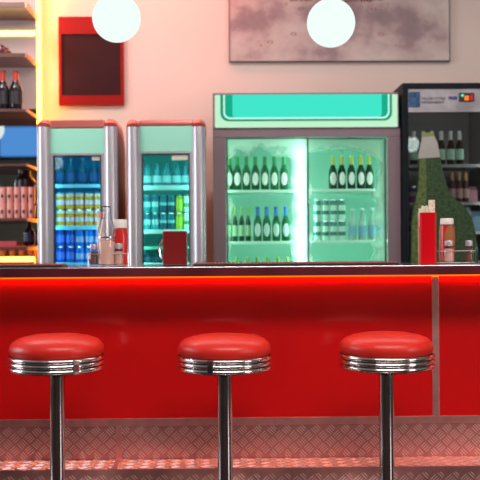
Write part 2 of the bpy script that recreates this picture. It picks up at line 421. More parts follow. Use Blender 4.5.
M['silver'] = mat('silver moulding', (.56, .52, .57), .26, .45)
M['mint'] = mat('mint enamel', (.34, .76, .60), .35, coat=.2)
M['redbody'] = mat('red enamel body', (.24, .015, .018), .4)
M['redcap'] = mat('red rail and cap reflection', (.72, .20, .17), .28, .6)
M['seal'] = mat('black door seal', (.01, .02, .025), .4)
CY = 6.2
def cooler(px0, px1, lab, tint, lamp, gl, glass_tint, name='retro_cooler'):
    x0, x1 = PX(px0, CY, 190), PX(px1, CY, 190); W = x1-x0; xc = (x0+x1)/2
    H = PZ(118, CY, (px0+px1)/2)
    t = thing(name, lab, 'fridge', (xc, CY, 0), group='retro coolers with mint headers')
    pw = W*.175; x = W/2
    # body, rounded top seen from the side
    tk = .03; D = .56; HB = H-.035
    lx = PX(gl[0], CY)-xc; rx = PX(gl[1], CY)-xc; zt = PZ(gl[2], CY); zb = .62
    sub = thing('tmp', '', ''); COL.objects.unlink(sub); bpy.data.objects.remove(sub)
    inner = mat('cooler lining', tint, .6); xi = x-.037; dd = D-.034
    for s_ in (-1, 1):
        a = sorted((s_*(x-.012), s_*(x-.035))); bm = bm_new()
        pr = [(0.05, .0), (D, .0), (D, HB-.16), (D-.04, HB-.07), (D-.14, HB-.015), (D-.3, HB), (.05, HB)]
        va = [bm.verts.new((a[0], y, z)) for y, z in pr]; vb = [bm.verts.new((a[1], y, z)) for y, z in pr]
        bm.faces.new(va); bm.faces.new(vb)
        for i in range(len(pr)): bm.faces.new((va[i], va[(i+1) % len(pr)], vb[(i+1) % len(pr)], vb[i]))
        o = obj('side_panel', bm, M['redbody'], t)
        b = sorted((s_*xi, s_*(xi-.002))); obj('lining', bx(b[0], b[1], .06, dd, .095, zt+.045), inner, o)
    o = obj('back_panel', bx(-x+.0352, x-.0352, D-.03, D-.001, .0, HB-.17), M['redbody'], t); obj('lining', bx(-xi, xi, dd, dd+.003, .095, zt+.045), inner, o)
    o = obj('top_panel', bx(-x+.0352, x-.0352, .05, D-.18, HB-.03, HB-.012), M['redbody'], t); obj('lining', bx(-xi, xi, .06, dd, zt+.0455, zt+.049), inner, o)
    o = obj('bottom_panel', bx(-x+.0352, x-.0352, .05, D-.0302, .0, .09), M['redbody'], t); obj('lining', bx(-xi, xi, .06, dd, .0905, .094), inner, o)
    # silver pilasters with rounded ends bending back
    for s in (-1, 1):
        cx = s*(x-pw/2); r = pw/2
        pts = [(cx, .012, .0), (cx, .012, H-.06)]; rr = [r, r]
        bm = bm_new(); add_tube(bm, pts, r, 24)
        o = obj('pilaster', bm, M['silver'], t)
        bm = bm_new(); pts = []; 
        for i in range(9):
            a = PI/2*i/8; pts.append((cx, .012+.10*(1-math.cos(a)), H-.06+.0001+(.06-r*.0)*math.sin(a)-(r*math.sin(a))))
        pts.append((cx, .30, H-r)); pts.append((cx, .42, H-r-.02)); pts.append((cx, .50, H-r-.07))
        add_tube(bm, pts, [r]*9+[r*.98, r*.9, r*.7], 24)
        obj('pilaster_cap', bm, M['redcap'], t, ang=60)  # red reflection in the chrome ends is put into the cap colour
    xi = x-pw+.004
    zh = PZ(gl[3], CY)
    obj('header_panel', bx(-xi, xi, .0, .045, zt+.012, zh, bev=.004), M['mint'], t)
    obj('top_rail', bx(-xi, xi, -.004, .05, zh+.001, H-.012, bev=.008), M['redcap'], t)
    # door
    fr = obj('door', bm_frame(-xi, xi, .34, zt+.011, lx, rx, zb, zt, -.004, .035), M['silver'], t)
    obj('seal', bm_frame(lx, rx, zb, zt, lx+.008, rx-.008, zb+.008, zt-.008, -.006, .03), M['seal'], fr)
    obj('glass_pane', bx(lx+.008, rx-.008, .008, .012, zb+.008, zt-.008), pane('cooler glass', glass_tint, 1.3), fr)
    bm = bm_new(); add_box(bm, -xi, xi, 0, .04, .07, .335, bev=.004); obj('base_grille', bm, M['silver'], t)
    stx0, stx1 = PX(gl[4], CY)-xc, PX(gl[5], CY)-xc
    obj('sticker', bx(stx0, stx1, .003, .0045, PZ(159.5, CY), PZ(155, CY)), mat('cream sticker', (.8, .72, .6), .6), fr)
    # lamps inside, behind the door frame
    bm = bm_new(); add_tube(bm, [(rx+.004, .055, zb+.1), (rx+.004, .055, zt-.02)], .007, 8); add_tube(bm, [(lx-.004, .055, zb+.1), (lx-.004, .055, zt-.02)], .007, 8)
    add_tube(bm, [(lx, .06, zt+.02), (rx, .06, zt+.02)], .007, 8)
    obj('light_tube', bm, emis('cooler lamp', *lamp), t)
    return t, xc, lx, rx
def bm_frame(x0, x1, z0, z1, a0, a1, c0, c1, y0, y1):
    bm = bm_new()
    for q in ((x0, a0, z0, z1), (a1, x1, z0, z1), (a0, a1, z0, c0), (a0, a1, c1, z1)): add_box(bm, q[0], q[1], y0, y1, q[2], q[3])
    bmesh.ops.remove_doubles(bm, verts=bm.verts[:], dist=.00001)
    return bm

# cooler one: blue light
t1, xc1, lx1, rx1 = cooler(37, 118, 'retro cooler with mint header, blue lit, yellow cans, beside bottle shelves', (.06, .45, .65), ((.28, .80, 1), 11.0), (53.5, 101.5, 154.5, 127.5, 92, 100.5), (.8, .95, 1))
ck = CY+.12
railb = mat('pale blue rail', (.30, .75, .85), .4)
for py, rh in ((185, .02), (226, .025), (263, .02)):
    rack(t1, lx1-.02, rx1+.02, .10, .44, PZ(py, ck, 78)-0, railb, rh=rh)
z = PZ(185, ck, 78)
bk = Kind(make_bottle('soda_bottle', G['teal'], mat('dark blue label', (.02, .10, .25), .4), mat('teal cap', (.10, .3, .3), .4), h=.185, r=.033, group='dark blue bottles in the first cooler'))
for i, px in enumerate((60, 71, 83, 94)):
    bk.place((PX(px, ck+.07), ck+.07, z), f'dark blue bottle, {ORD[i]} from left on top shelf of the yellow-can cooler')
z = PZ(226, ck, 78)
yk = Kind(make_can('drink_can', [(.25, (1, .42, .0)), (.3, (.95, .72, .8)), (.25, (1, .42, .0)), (.2, (.95, .7, .5))], group='yellow and white cans in first cooler'))
for row in (0, 1):
    for i, px in enumerate((59.5, 69.3, 79, 88.5, 98)):
        yk.place((PX(px, ck), ck+.036, z+row*.1155), f"yellow and white can, {ORD[i]} from left in the {['lower','upper'][row]} layer, middle cooler shelf")
z = PZ(263, ck, 78)
uk = Kind(make_can('drink_can', [(.2, (.02, .08, .45)), (.5, (.10, .22, .75)), (.3, (.02, .06, .4))], group='deep blue cans in the first cooler'))
vk = Kind(make_can('drink_can', [(.2, (.02, .2, .7)), (.4, (.5, .6, .85)), (.4, (.03, .25, .8))], group='bright blue cans in the first cooler'))
for row in (0, 1):
    for i, px in enumerate((59.5, 69.3, 79, 88.5, 98)):
        (uk if i < 2 else vk).place((PX(px, ck), ck+.036, z+row*.1155), f"blue can, {ORD[i]} from left in {['lower','upper'][row]} layer, bottom shelf of yellow-can cooler")
# cooler two: teal light
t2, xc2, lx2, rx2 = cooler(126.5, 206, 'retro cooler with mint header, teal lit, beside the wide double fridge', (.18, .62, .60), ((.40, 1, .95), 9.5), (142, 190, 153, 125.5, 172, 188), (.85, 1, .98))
rail2 = mat('pale teal rail', (.55, .95, .92), .4)
for py, rh in ((186, .028), (230, .025), (247, .015), (263, .02)):
    rack(t2, lx2-.02, rx2+.02, .10, .44, PZ(py, ck, 166), rail2 if py != 247 else mat('green rail', (.2, .7, .5), .5), rh=rh)
z = PZ(186, ck, 166)
wk = Kind(make_bottle('water_bottle', G['cyan'], mat('pale water label', (.45, .8, .85), .4), mat('cyan cap', (.05, .2, .3), .4), h=.155, r=.031, group='cyan water bottles in the second cooler'))
for i, px in enumerate((146.5, 156.5, 166.5, 176.5, 186)):
    wk.place((PX(px, ck), ck+.05, z), f'cyan bottle, {ORD[i]} from left on top shelf of teal-lit cooler')
z = PZ(230, ck, 166)
ka = Kind(make_can('tall_can', [(.3, (.05, .45, .5)), (.35, (.45, .85, .85)), (.35, (.03, .22, .3))], h=.12, r=.026, group='teal and white tall cans in the second cooler'))
kb = Kind(make_can('tall_can', [(.4, (.02, .16, .22)), (.2, (.3, .75, .8)), (.4, (.03, .25, .33))], h=.12, r=.026, group='dark teal tall cans in the second cooler'))
kc = Kind(make_can('tall_can', [(.2, (.5, .7, .05)), (.6, (.62, .85, .08)), (.2, (.4, .6, .05))], h=.12, r=.026, group='lime green tall cans in the second cooler'))
kd = Kind(make_can('tall_can', [(.3, (.7, .9, .85)), (.25, (.15, .5, .2)), (.45, (.8, .92, .9))], h=.12, r=.026, group='white and green tall cans in the second cooler'))
for row in (0, 1):
    for i, (k, px, c) in enumerate(((ka, 146.5, 'teal and white'), (ka, 154.7, 'teal and white'), (kb, 163, 'dark teal'), (kb, 171, 'dark teal'), (kc, 179, 'lime green'), (kd, 187, 'white and green'))):
        k.place((PX(px, ck), ck+.036, z+row*.1205), f"{c} can, {ORD[i]} from left in {['lower','upper'][row]} layer of teal-lit cooler")
z = PZ(263, ck, 166)
dk = Kind(make_bottle('soda_bottle', G['teal'], mat('dark teal label', (.02, .14, .2), .4), mat('dark cap', (.02, .1, .12), .4), h=.088, r=.028, group='small dark bottles low in the second cooler'))
for i, px in enumerate((147, 157, 167, 177)):
    dk.place((PX(px, ck), ck+.04, z), f'small dark bottle, {ORD[i]} from left on lowest visible shelf, teal-lit cooler')

# ------------------------------------------------------------------ double fridge with lit sign
FY = 6.3
x0, x1 = PX(213.2, FY, 180), PX(400.3, FY, 180); W = x1-x0; xc = (x0+x1)/2
df = thing('double_fridge', 'wide grey double door drinks fridge with lit green sign on top', 'fridge', (xc, FY, 0))
M['dfr'] = mat('mauve grey frame', (.23, .155, .18), .45, .1)
HB = PZ(129, FY)
liner = mat('mint white lining', (.50, .80, .70), .6)
shell(df, W, .58, HB, .1, .035, M['dfr'], liner)
L = lambda px, Y=FY: PX(px, Y)-xc
zt = PZ(137.5, FY); zb = .45
# frame
bm = bm_new()
add_box(bm, -W/2, W/2, -.012, -.0005, zt, HB, bev=.003)
add_box(bm, -W/2, L(226), -.012, -.0005, .1, zt-.0005, bev=.003); add_box(bm, L(387.5), W/2, -.012, -.0005, .1, zt-.0005, bev=.003)
add_box(bm, L(226), L(387.5), -.012, -.0005, .1, zb, bev=.003)
obj('face_frame', bm, M['dfr'], df)
def frost(name, side):
    m = bpy.data.materials.new(name); m.use_nodes = True; nt = m.node_tree; nt.nodes.clear(); N = nt.nodes.new; K = nt.links.new
    tc = N('ShaderNodeTexCoord'); sx = N('ShaderNodeSeparateXYZ'); K(tc.outputs['Object'], sx.inputs[0])
    ns = N('ShaderNodeTexNoise'); ns.inputs['Scale'].default_value = 9; ns.inputs['Detail'].default_value = 6; K(tc.outputs['Object'], ns.inputs['Vector'])
    def math_(op, a, b=None, c=None):
        n = N('ShaderNodeMath'); n.operation = op
        for i, q in enumerate((a, b, c)):
            if q is None: continue
            if isinstance(q, (int, float)): n.inputs[i].default_value = q
            else: K(q, n.inputs[i])
        return n.outputs[0]
    nz = math_('MULTIPLY', math_('SUBTRACT', ns.outputs['Fac'], .5), .22)
    ex, ez, cx = side     # clear zone: half width, top height, centre
    dx = math_('DIVIDE', math_('ABSOLUTE', math_('SUBTRACT', sx.outputs[0], cx)), ex)
    px_ = math_('SUBTRACT', dx, 1.0)
    dz = math_('ADD', math_('SUBTRACT', sx.outputs[2], ez), math_('MULTIPLY', math_('POWER', dx, 4), .07))
    px_ = math_('MULTIPLY', px_, .25)
    d = math_('ADD', math_('MAXIMUM', px_, dz), nz)
    mr = N('ShaderNodeMapRange'); K(d, mr.inputs[0]); mr.inputs[1].default_value = -.02; mr.inputs[2].default_value = .035; mr.inputs[3].default_value = .0; mr.inputs[4].default_value = .90
    tr = N('ShaderNodeBsdfTransparent'); tl = N('ShaderNodeBsdfTranslucent'); tl.inputs[0].default_value = (.92, 1, .95, 1)
    df_ = N('ShaderNodeBsdfDiffuse'); df_.inputs[0].default_value = (.8, .85, .8, 1)
    m1 = N('ShaderNodeMixShader'); m1.inputs[0].default_value = .35; K(tl.outputs[0], m1.inputs[1]); K(df_.outputs[0], m1.inputs[2])
    mx = N('ShaderNodeMixShader'); K(mr.outputs[0], mx.inputs[0]); K(tr.outputs[0], mx.inputs[1]); K(m1.outputs[0], mx.inputs[2])
    o = N('ShaderNodeOutputMaterial'); K(mx.outputs[0], o.inputs[0]); return m
def door(pa, pb, y, zone, nm):
    a, b = L(pa), L(pb)
    f = obj('sliding_door', bm_frame(a, b, zb+.002, zt-.002, a+.010, b-.010, zb+.03, zt-.008, y, y+.02), mat('door frame', (.10, .06, .07), .4), df)
    obj('glass_pane', bx(a+.010, b-.010, y+.008, y+.012, zb+.03, zt-.008), pane('fridge glass', (.93, 1, .97), 1.35), f)
    fo = obj('frost', bx(a+.011, b-.011, y+.014, y+.0145, zb+.032, zt-.01), frost(nm, zone), f); fo['label'] = 'milky condensation with an irregular clear patch'
zc = lambda py: PZ(py, FY, 300)
door(226.5, 309, .002, (.222, zc(150.5), L(261)), 'condensation left')
door(306, 387, .028, (.235, zc(150.5), L(342.5)), 'condensation right')
fy = FY+.13
railg = mat('pale mint rail', (.65, .95, .82), .4)
def rk(pa, pb, py):
    rack(df, PX(pa, fy)-xc, PX(pb, fy)-xc, .09, .48, PZ(py, fy, 300), railg, rh=.014)
rk(227, 296, 190.5); rk(310, 377, 190); rk(227, 304, 241.5); rk(310, 386, 241)
bm = bm_new(); add_tube(bm, [(L(301), .075, zb+.05), (L(301), .075, zt-.04)], .016, 12); lt = obj('light_tube', bm, emis('fridge lamp', (.58, 1, .84), 15.0), df)
bm = bm_new(); add_tube(bm, [(L(222), .05, zb+.05), (L(222), .05, zt-.04)], .009, 8); add_tube(bm, [(L(391.5), .05, zb+.05), (L(391.5), .05, zt-.04)], .009, 8); add_tube(bm, [(L(226), .05, zt+.03), (L(388), .05, zt+.03)], .012, 8)
obj('light_tube', bm, emis('fridge side lamp', (.58, 1, .84), 12.0), df)
# sign
sg0, sg1 = PZ(129, FY), PZ(94, FY); xs0, xs1 = -W/2, W/2-.01
obj('sign_box', bx(xs0, xs1, -.02, .45, sg0+.001, sg1+.004, bev=.004), M['dfr'], df)
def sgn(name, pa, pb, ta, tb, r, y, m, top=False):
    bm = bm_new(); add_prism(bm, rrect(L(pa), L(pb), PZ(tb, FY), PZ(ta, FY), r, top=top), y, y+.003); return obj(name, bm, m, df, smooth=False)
s = sgn('sign_face', 215.5, 397.5, 95.5, 128, .006, -.0235, emis('sign cream', (.55, .90, .62), 1.0), True)
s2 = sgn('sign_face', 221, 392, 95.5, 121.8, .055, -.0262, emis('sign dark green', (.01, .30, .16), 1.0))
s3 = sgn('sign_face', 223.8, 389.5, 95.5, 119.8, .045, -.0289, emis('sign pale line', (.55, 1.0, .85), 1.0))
s4 = sgn('sign_face', 225.6, 387.7, 95.5, 118, .036, -.0316, emis('sign green end falloff', (.01, .42, .25), 1.0))  # backlight falloff at the sign's ends painted as deeper green
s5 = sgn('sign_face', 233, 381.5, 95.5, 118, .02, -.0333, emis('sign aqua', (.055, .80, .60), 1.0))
# bottles
gk1 = Kind(make_bottle('beer_bottle', G['green'], WH, mat('green cap', (.03, .35, .12), .4), h=.235, r=.0285, neck_mat=mat('green neck foil', (.03, .30, .10), .4), oval=True, group='green bottles with white labels, left fridge door'))
z = PZ(190.5, fy, 255)
for i, px in enumerate((229.5, 237.5, 246.5, 255.5, 265, 274.5, 284)):
    gk1.place((PX(px, fy), fy, z), f'green bottle with white label, {ORD[i]} from left, top shelf behind left fridge door')
z = PZ(241.5, fy, 255)
gk2 = Kind(make_bottle('beer_bottle', G['dkgreen'], mat('pale green label', (.35, .6, .35), .5), mat('lime cap', (.25, .5, .1), .4), h=.24, r=.0185, neck_mat=mat('lime neck', (.22, .45, .12), .4), group='slim green bottles behind the left fridge door'))
for i, px in enumerate((229, 235, 241.5, 248)):
    gk2.place((PX(px, fy), fy, z), f'slim dark green bottle, {ORD[i]} from left, lower shelf behind left fridge door')
gk3 = Kind(make_bottle('beer_bottle', G['green'], mat('silver white label', (.6, .8, .75), .5), mat('blue cap', (.03, .12, .5), .4), h=.24, r=.0285, neck_mat=mat('blue neck', (.04, .22, .5), .4), oval=True, group='blue necked bottles behind the left fridge door'))
for i, px in enumerate((257.5, 266.5, 276, 285.5)):
    gk3.place((PX(px, fy), fy, z), f'green bottle with blue neck, {ORD[i]} from left, behind left fridge door')
gk4 = Kind(make_bottle('beer_bottle', G['dkgreen'], WH, mat('yellow cap', (.6, .62, .08), .4), h=.235, r=.0285, neck_mat=mat('yellow neck foil', (.6, .62, .12), .4), oval=True, group='yellow necked bottles behind the right fridge door'))
z = PZ(190, fy, 345)
for i, px in enumerate((333, 342, 351.5, 361, 369.5)):
    gk4.place((PX(px, fy), fy, z), f'dark green bottle with yellow neck, {ORD[i]} from left, behind right fridge door')
z = PZ(241, fy, 345)
gl = Kind(make_can('glass_tumbler', [(.25, (.5, .85, .75)), (.2, (.05, .25, .2)), (.3, (.6, .9, .8)), (.25, (.08, .3, .25))], h=.145, r=.0255, group='striped tall cans behind the right fridge door'))
gl.root.name = 'striped_can'
for row in (0, 1):
    for i, px in enumerate((317, 325.3, 333.5, 341.7)):
        gl.place((PX(px, fy), fy, z+row*.1455), f"pale striped can, {ORD[i]} from left in {['lower','upper'][row]} layer behind right fridge door")
gk5 = Kind(make_bottle('clear_bottle', G['clear'], mat('pale blue label', (.2, .45, .6), .5), mat('white cap', (.75, .85, .9), .4), h=.225, r=.028, group='clear bottles behind the right fridge door'))
for i, px in enumerate((352.5, 362.5, 372, 381)):
    gk5.place((PX(px, fy), fy, z), f'clear bottle with white cap, {ORD[i]} from left, behind right fridge door')
z = PZ(257, fy, 260)
rack(df, PX(227, fy)-xc, PX(386, fy)-xc, .09, .48, z-.20, railg)
for i, px in enumerate((236, 247, 257, 267.5, 278, 287)):
    o = gk2.place((PX(px, fy), fy+.02, z-.20), f'bottle cap tip just above the counter mat, {ORD[i]} from left, left fridge door')
    o['group'] = 'bottles low behind the left fridge door'
    o.scale = (1.4, 1.4, .83)

# ------------------------------------------------------------------ dark fridge with decal
DY = 6.25
x0, x1 = PX(402.6, DY, 180), PX(497, DY, 180); W = x1-x0; xc = (x0+x1)/2
M['blk'] = mat('black fridge body', (.008, .011, .016), .5, vary=.2, spec=.12)
kf = thing('black_fridge', 'tall black glass door fridge with a large green bottle decal', 'fridge', (xc, DY, 0))
H = PZ(83.5, DY, 430)
shell(kf, W, .62, H, .1, .035, M['blk'], mat('grey lining', (.30, .27, .27), .6))
L2 = lambda px, Y=DY: PX(px, Y)-xc
za, zb2 = PZ(89.5, DY, 440), .35
f = obj('door', bm_frame(-W/2, W/2, .105, H-.002, L2(408), L2(490), zb2, za, -.03, -.0005), M['blk'], kf)
zh = PZ(112.5, DY, 440)
obj('glass_pane', bx(L2(408), L2(490), -.02, -.016, zb2, zh-.001), pane('dark fridge glass', (.70, .76, .74), 1.5), f)
hd = mat('grey white header', (.36, .33, .36), .4, vary=.3, vscale=7)
h = obj('header_panel', bx(L2(408), L2(490), -.026, -.012, zh, za), hd, f)
obj('blue_print', bx(L2(408.5), L2(420), -.0275, -.0262, PZ(108, DY, 414), PZ(92.5, DY, 414), bev=.0003), mat('blue pattern', (.02, .08, .2), .5, vary=.9, vscale=30), h)
def text(s, px, py, size, m, parent, bold=0, y=-.0268, oy=0):
    c = bpy.data.curves.new('lettering', 'FONT'); c.body = s; c.size = size; c.extrude = .0004; c.offset = bold
    o = bpy.data.objects.new('lettering', c); COL.objects.link(o)
    dg = bpy.context.evaluated_depsgraph_get(); me = bpy.data.meshes.new_from_object(o.evaluated_get(dg)); bpy.data.objects.remove(o)
    me.materials.clear(); me.materials.append(m)
    o = bpy.data.objects.new('lettering', me); COL.objects.link(o); o.parent = parent
    o.rotation_euler = (PI/2, 0, 0); o.location = (L2(px), y, PZ(py, DY, px)); return o
grayt = mat('grey print', (.07, .07, .09), .5); bluet = mat('blue print', (.03, .04, .25), .5)
text('TALLER CYTRA', 421, 100.4, .024, grayt, h, .0006); text('FREE', 448.3, 100.2, .028, bluet, h, .0018)
text('REFRESHMENT', 421, 104.2, .024, grayt, h, .0006)
dp = obj('display', bx(L2(458.5), L2(473.8), -.0285, -.0262, PZ(102.5, DY, 465), PZ(93.5, DY, 465), bev=.0005), mat('display black', (.02, .008, .01), .3), h)
bm = bm_new(); add_box(bm, L2(464), L2(468.5), -.0295, -.0287, PZ(101, DY, 466), PZ(96.3, DY, 466)); obj('digit', bm, emis('orange digit', (1, .22, .04), 1.1), dp)
bm = bm_new(); add_box(bm, L2(470), L2(472.3), -.0295, -.0287, PZ(101, DY, 466), PZ(95.5, DY, 466)); obj('digit', bm, emis('red digit', (.7, .03, .03), .9), dp)
bm = bm_new(); add_box(bm, L2(460.8), L2(463.3), -.0295, -.0287, PZ(97.2, DY, 466), PZ(95, DY, 466)); obj('indicator', bm, emis('green light', (.2, 1, .6), 1.0), dp)
# decal
def decal(name, pts, m, y, lab=None):
    bm = bm_new(); add_prism(bm, [(P(a, b, DY)[0]-xc, P(a, b, DY)[1]) for a, b in pts], y, y+.001)
    o = obj(name, bm, m, f, smooth=False)
    if lab: o['label'] = lab
    return o
dg_ = mat('dewy green print', (.024, .060, .017), .6, vary=.75, vscale=45)
decal('bottle_decal', [(418.5, 157), (418, 172), (416.5, 192), (413, 205), (410.5, 225), (410, 262), (410, 330), (477, 330), (477, 262), (475, 235), (471, 217), (462, 205), (452, 197), (446, 186), (442, 172), (439.5, 157)], dg_, -.0225, 'large green bottle print covered in dew')
decal('bottle_decal', [(419, 158), (418.6, 180), (415, 203), (411.5, 225), (411, 262), (420, 262), (422, 225), (425, 203), (426, 180), (425, 158)], mat('lighter dewy green', (.085, .13, .03), .6, vary=.6, vscale=45), -.0236)
decal('bottle_decal', [(417, 158.8), (439.5, 157.6), (437, 144), (433.5, 136.5), (421.5, 137.5), (419.5, 146)], mat('pale grey label print', (.40, .38, .36), .6, vary=.1), -.0248, 'pale grey neck label')
decal('bottle_decal', [(421.5, 137.3), (433.5, 136.3), (433, 132.8), (422, 133.3)], mat('lime print', (.22, .28, .07), .6), -.0248)
dy = DY+.12
rg = mat('grey rail', (.45, .42, .46), .4)
for py in (165.5, 203, 232, 262): rack(kf, PX(408, dy)-xc, PX(486, dy)-xc, .08, .5, PZ(py, dy, 440), rg, rh=.016)
bm = bm_new(); add_tube(bm, [(L2(486.5), .03, .5), (L2(486.5), .03, za-.2)], .008, 8); add_tube(bm, [(L2(412), .04, zh+.03), (L2(482), .04, zh+.03)], .012, 8)
obj('light_tube', bm, emis('dim fridge lamp', (1, .94, .94), 9), kf)
z = PZ(165.5, dy, 440)
nk = Kind(make_bottle('soda_bottle', G['brown'], mat('green white label', (.5, .75, .6), .5), mat('white bottle cap', (.8, .75, .75), .4), h=.235, r=.027, neck_mat=mat('white neck foil', (.75, .7, .7), .4), oval=False, group='white capped bottles in the black fridge'))
for i, px in enumerate((414, 423, 432, 441.5, 451, 460)):
    nk.place((PX(px, dy), dy, z), f'brown bottle with white cap, {ORD[i]} from left, top shelf of the black fridge')
z = PZ(203, dy, 440)
ok = Kind(make_bottle('soda_bottle', mat('dark red bottle', (.08, .015, .02), .3), mat('pink label', (.55, .3, .3), .5), mat('orange cap', (.85, .35, .15), .4), h=.21, r=.023, neck_mat=mat('orange foil', (.8, .4, .2), .5), group='orange necked bottles in the black fridge'))
for i, px in enumerate((453, 460, 466.5)):
    ok.place((PX(px, dy), dy+.02, z), f'orange necked bottle, {ORD[i]} from left, middle shelf of the black fridge')
pk = Kind(make_can('drink_can', [(.4, (.25, .05, .15)), (.3, (.5, .3, .35)), (.3, (.12, .05, .2))], group='purple cans in the black fridge'))
for i, (px, py) in enumerate(((413, 203), (421, 203), (413, 232), (421, 232))):
    pk.place((PX(px, dy), dy, PZ(py, dy, 440)), f"purple can behind the left edge of the bottle decal, {['middle','middle','lower','lower'][i]} shelf, {ORD[i%2]} from left")
def carton(px0, px1, pyb, pyt, c, nm, lab, rz=0):
    a, b = PX(px0, dy), PX(px1, dy); zb_, z1_ = PZ(pyb, dy, 460), PZ(pyt, dy, 460); Wc = b-a
    t = thing(nm, lab, 'carton', ((a+b)/2, dy+.01, zb_), rz)
    m1 = mat(nm+' card', c, .5)
    obj('box', bx(-Wc/2, Wc/2, 0, .1, 0, (z1_-zb_)*.75, bev=.004), m1, t)
    bm = bm_new(); hh = z1_-zb_; q = hh*.75
    vs = [bm.verts.new(p) for p in ((-Wc/2, .004, q+.0005), (Wc/2, .004, q+.0005), (Wc/2, .096, q+.0005), (-Wc/2, .096, q+.0005), (-Wc/2, .048, hh), (Wc/2, .048, hh), (Wc/2, .052, hh), (-Wc/2, .052, hh))]
    for q in ((0, 1, 5, 4), (2, 3, 7, 6), (1, 2, 6, 5), (3, 0, 4, 7), (4, 5, 6, 7), (0, 3, 2, 1)): bm.faces.new([vs[i] for i in q])
    obj('gable', bm, m1, t); return t
carton(460, 472, 232, 207, (.5, .55, .62), 'milk_carton', 'white blue drink carton right of decal, lower shelf of black fridge')
carton(473, 483, 232, 211, (.2, .35, .5), 'juice_carton', 'blue drink carton at right edge of frame, lower shelf of black fridge')
carton(469, 478, 203, 186, (.45, .2, .25), 'juice_carton', 'pink drink carton beside orange necked bottles in the black fridge')
carton(462, 478, 262, 240, (.12, .30, .35), 'milk_carton', 'teal drink carton behind the pepper shaker, bottom shelf of black fridge')

# ------------------------------------------------------------------ wall decor
y = WY
# red framed dark board
t = thing('menu_board', 'blank dark board in a red frame on the pink wall', 'board', (PX(92, y-.04), y-.04, PZ(105, y-.04, 92)))
a, b = PX(59.5, y-.04, 60), PX(124.5, y-.04, 60); Wb = (b-a)/2; Hb = (105.3-17)/ (F/(y-.04))
mr_ = mat('red frame paint', (.24, .005, .004), .5, spec=.15); 
obj('frame', bm_frame(-Wb, Wb, 0, Hb, -Wb+.022, Wb-.022, .072, Hb-.13, 0, .035), mr_, t)
obj('dark_panel', bx(-Wb+.022, Wb-.022, .012, .03, .072, Hb-.13), mat('dark slate', (.030, .006, .009), .6, vary=.1, spec=.15), t)
# weathered poster
a, b = PX(229, y-.03, 40), PX(450, y-.03, 40); zq = PZ(61.5, y-.03, 340)
t = thing('wall_poster', 'wide weathered grey pink poster with faint red marks above the double fridge', 'poster', ((a+b)/2, y-.03, zq)); Wp = (b-a)/2; Hp = .84
m = bpy.data.materials.new('weathered print'); m.use_nodes = True; nt = m.node_tree; bs = nt.nodes['Principled BSDF']; bs.inputs['Roughness'].default_value = .7
tc = nt.nodes.new('ShaderNodeTexCoord'); mp = nt.nodes.new('ShaderNodeMapping'); mp.inputs['Scale'].default_value = (1.2, 1, 1.5); mp.inputs['Location'].default_value = (.75, 0, .3)
n = nt.nodes.new('ShaderNodeTexNoise'); n.inputs['Scale'].default_value = 1.9; n.inputs['Detail'].default_value = 8; n.inputs['Roughness'].default_value = .55
cr = nt.nodes.new('ShaderNodeValToRGB'); e = cr.color_ramp.elements
e[0].position = .30; e[0].color = (.20, .15, .16, 1); e[1].position = .62; e[1].color = (.55, .46, .44, 1)
q = cr.color_ramp.elements.new(.42); q.color = (.30, .21, .225, 1); q = cr.color_ramp.elements.new(.5); q.color = (.46, .35, .34, 1)
nt.links.new(tc.outputs['Object'], mp.inputs[0]); nt.links.new(mp.outputs[0], n.inputs['Vector']); nt.links.new(n.outputs['Fac'], cr.inputs[0]); nt.links.new(cr.outputs[0], bs.inputs['Base Color'])
obj('print', bx(-Wp+.006, Wp-.006, 0, .02, .006, Hp-.006), m, t)
obj('frame', bm_frame(-Wp, Wp, 0, Hp, -Wp+.0055, Wp-.0055, .0055, Hp-.0055, -.004, .024), mat('dark poster edge', (.06, .05, .05), .5), t)
rm = mat('faded red ink', (.30, .06, .07), .6)
cx0 = (a+b)/2
def ring(px, py, rx=.022, rz=.012):
    bm = bm_new(); x, z = P(px, py, y-.03); n = 16
    out = []
    for i in range(n):
        q = 2*PI*i/n
        out.append([bm.verts.new((x-cx0+k*rx*math.cos(q), yy, z-zq+k*rz*math.sin(q))) for k, yy in ((1, -.0012), (.7, -.0012), (.7, -.0002), (1, -.0002))])
    for i in range(n):
        A, B = out[i], out[(i+1) % n]
        for k in range(4): bm.faces.new((A[k], A[(k+1) % 4], B[(k+1) % 4], B[k]))
    obj('ring_mark', bm, rm, t, smooth=False)
for px, py in ((270, 42), (293.5, 34), (301, 9), (373.5, 9), (381, 34.5)): ring(px, py)
for px, py in ((261, 45.5), (286, 4), (413, 45), (362, 7), (388, 4)): ring(px, py, .008, .008)
def ptext(s, px, py, size):
    c = bpy.data.curves.new('lettering', 'FONT'); c.body = s; c.size = size; c.extrude = .0003; c.offset = .001
    o = bpy.data.objects.new('lettering', c); COL.objects.link(o); dg = bpy.context.evaluated_depsgraph_get(); me = bpy.data.meshes.new_from_object(o.evaluated_get(dg)); bpy.data.objects.remove(o)
    me.materials.clear(); me.materials.append(mat('dark red ink', (.16, .01, .015), .6)); o = bpy.data.objects.new('lettering', me); COL.objects.link(o); o.parent = t
    x, z = P(px, py, y-.03); o.rotation_euler = (PI/2, 0, 0); o.location = (x-cx0, -.0008, z-zq)
ptext('IIIIHNIII', 290, 1.2, .05); ptext('DRINKS', 344, 1.8, .06); ptext('IIHIIHIII', 352+12, 0.4, .045)

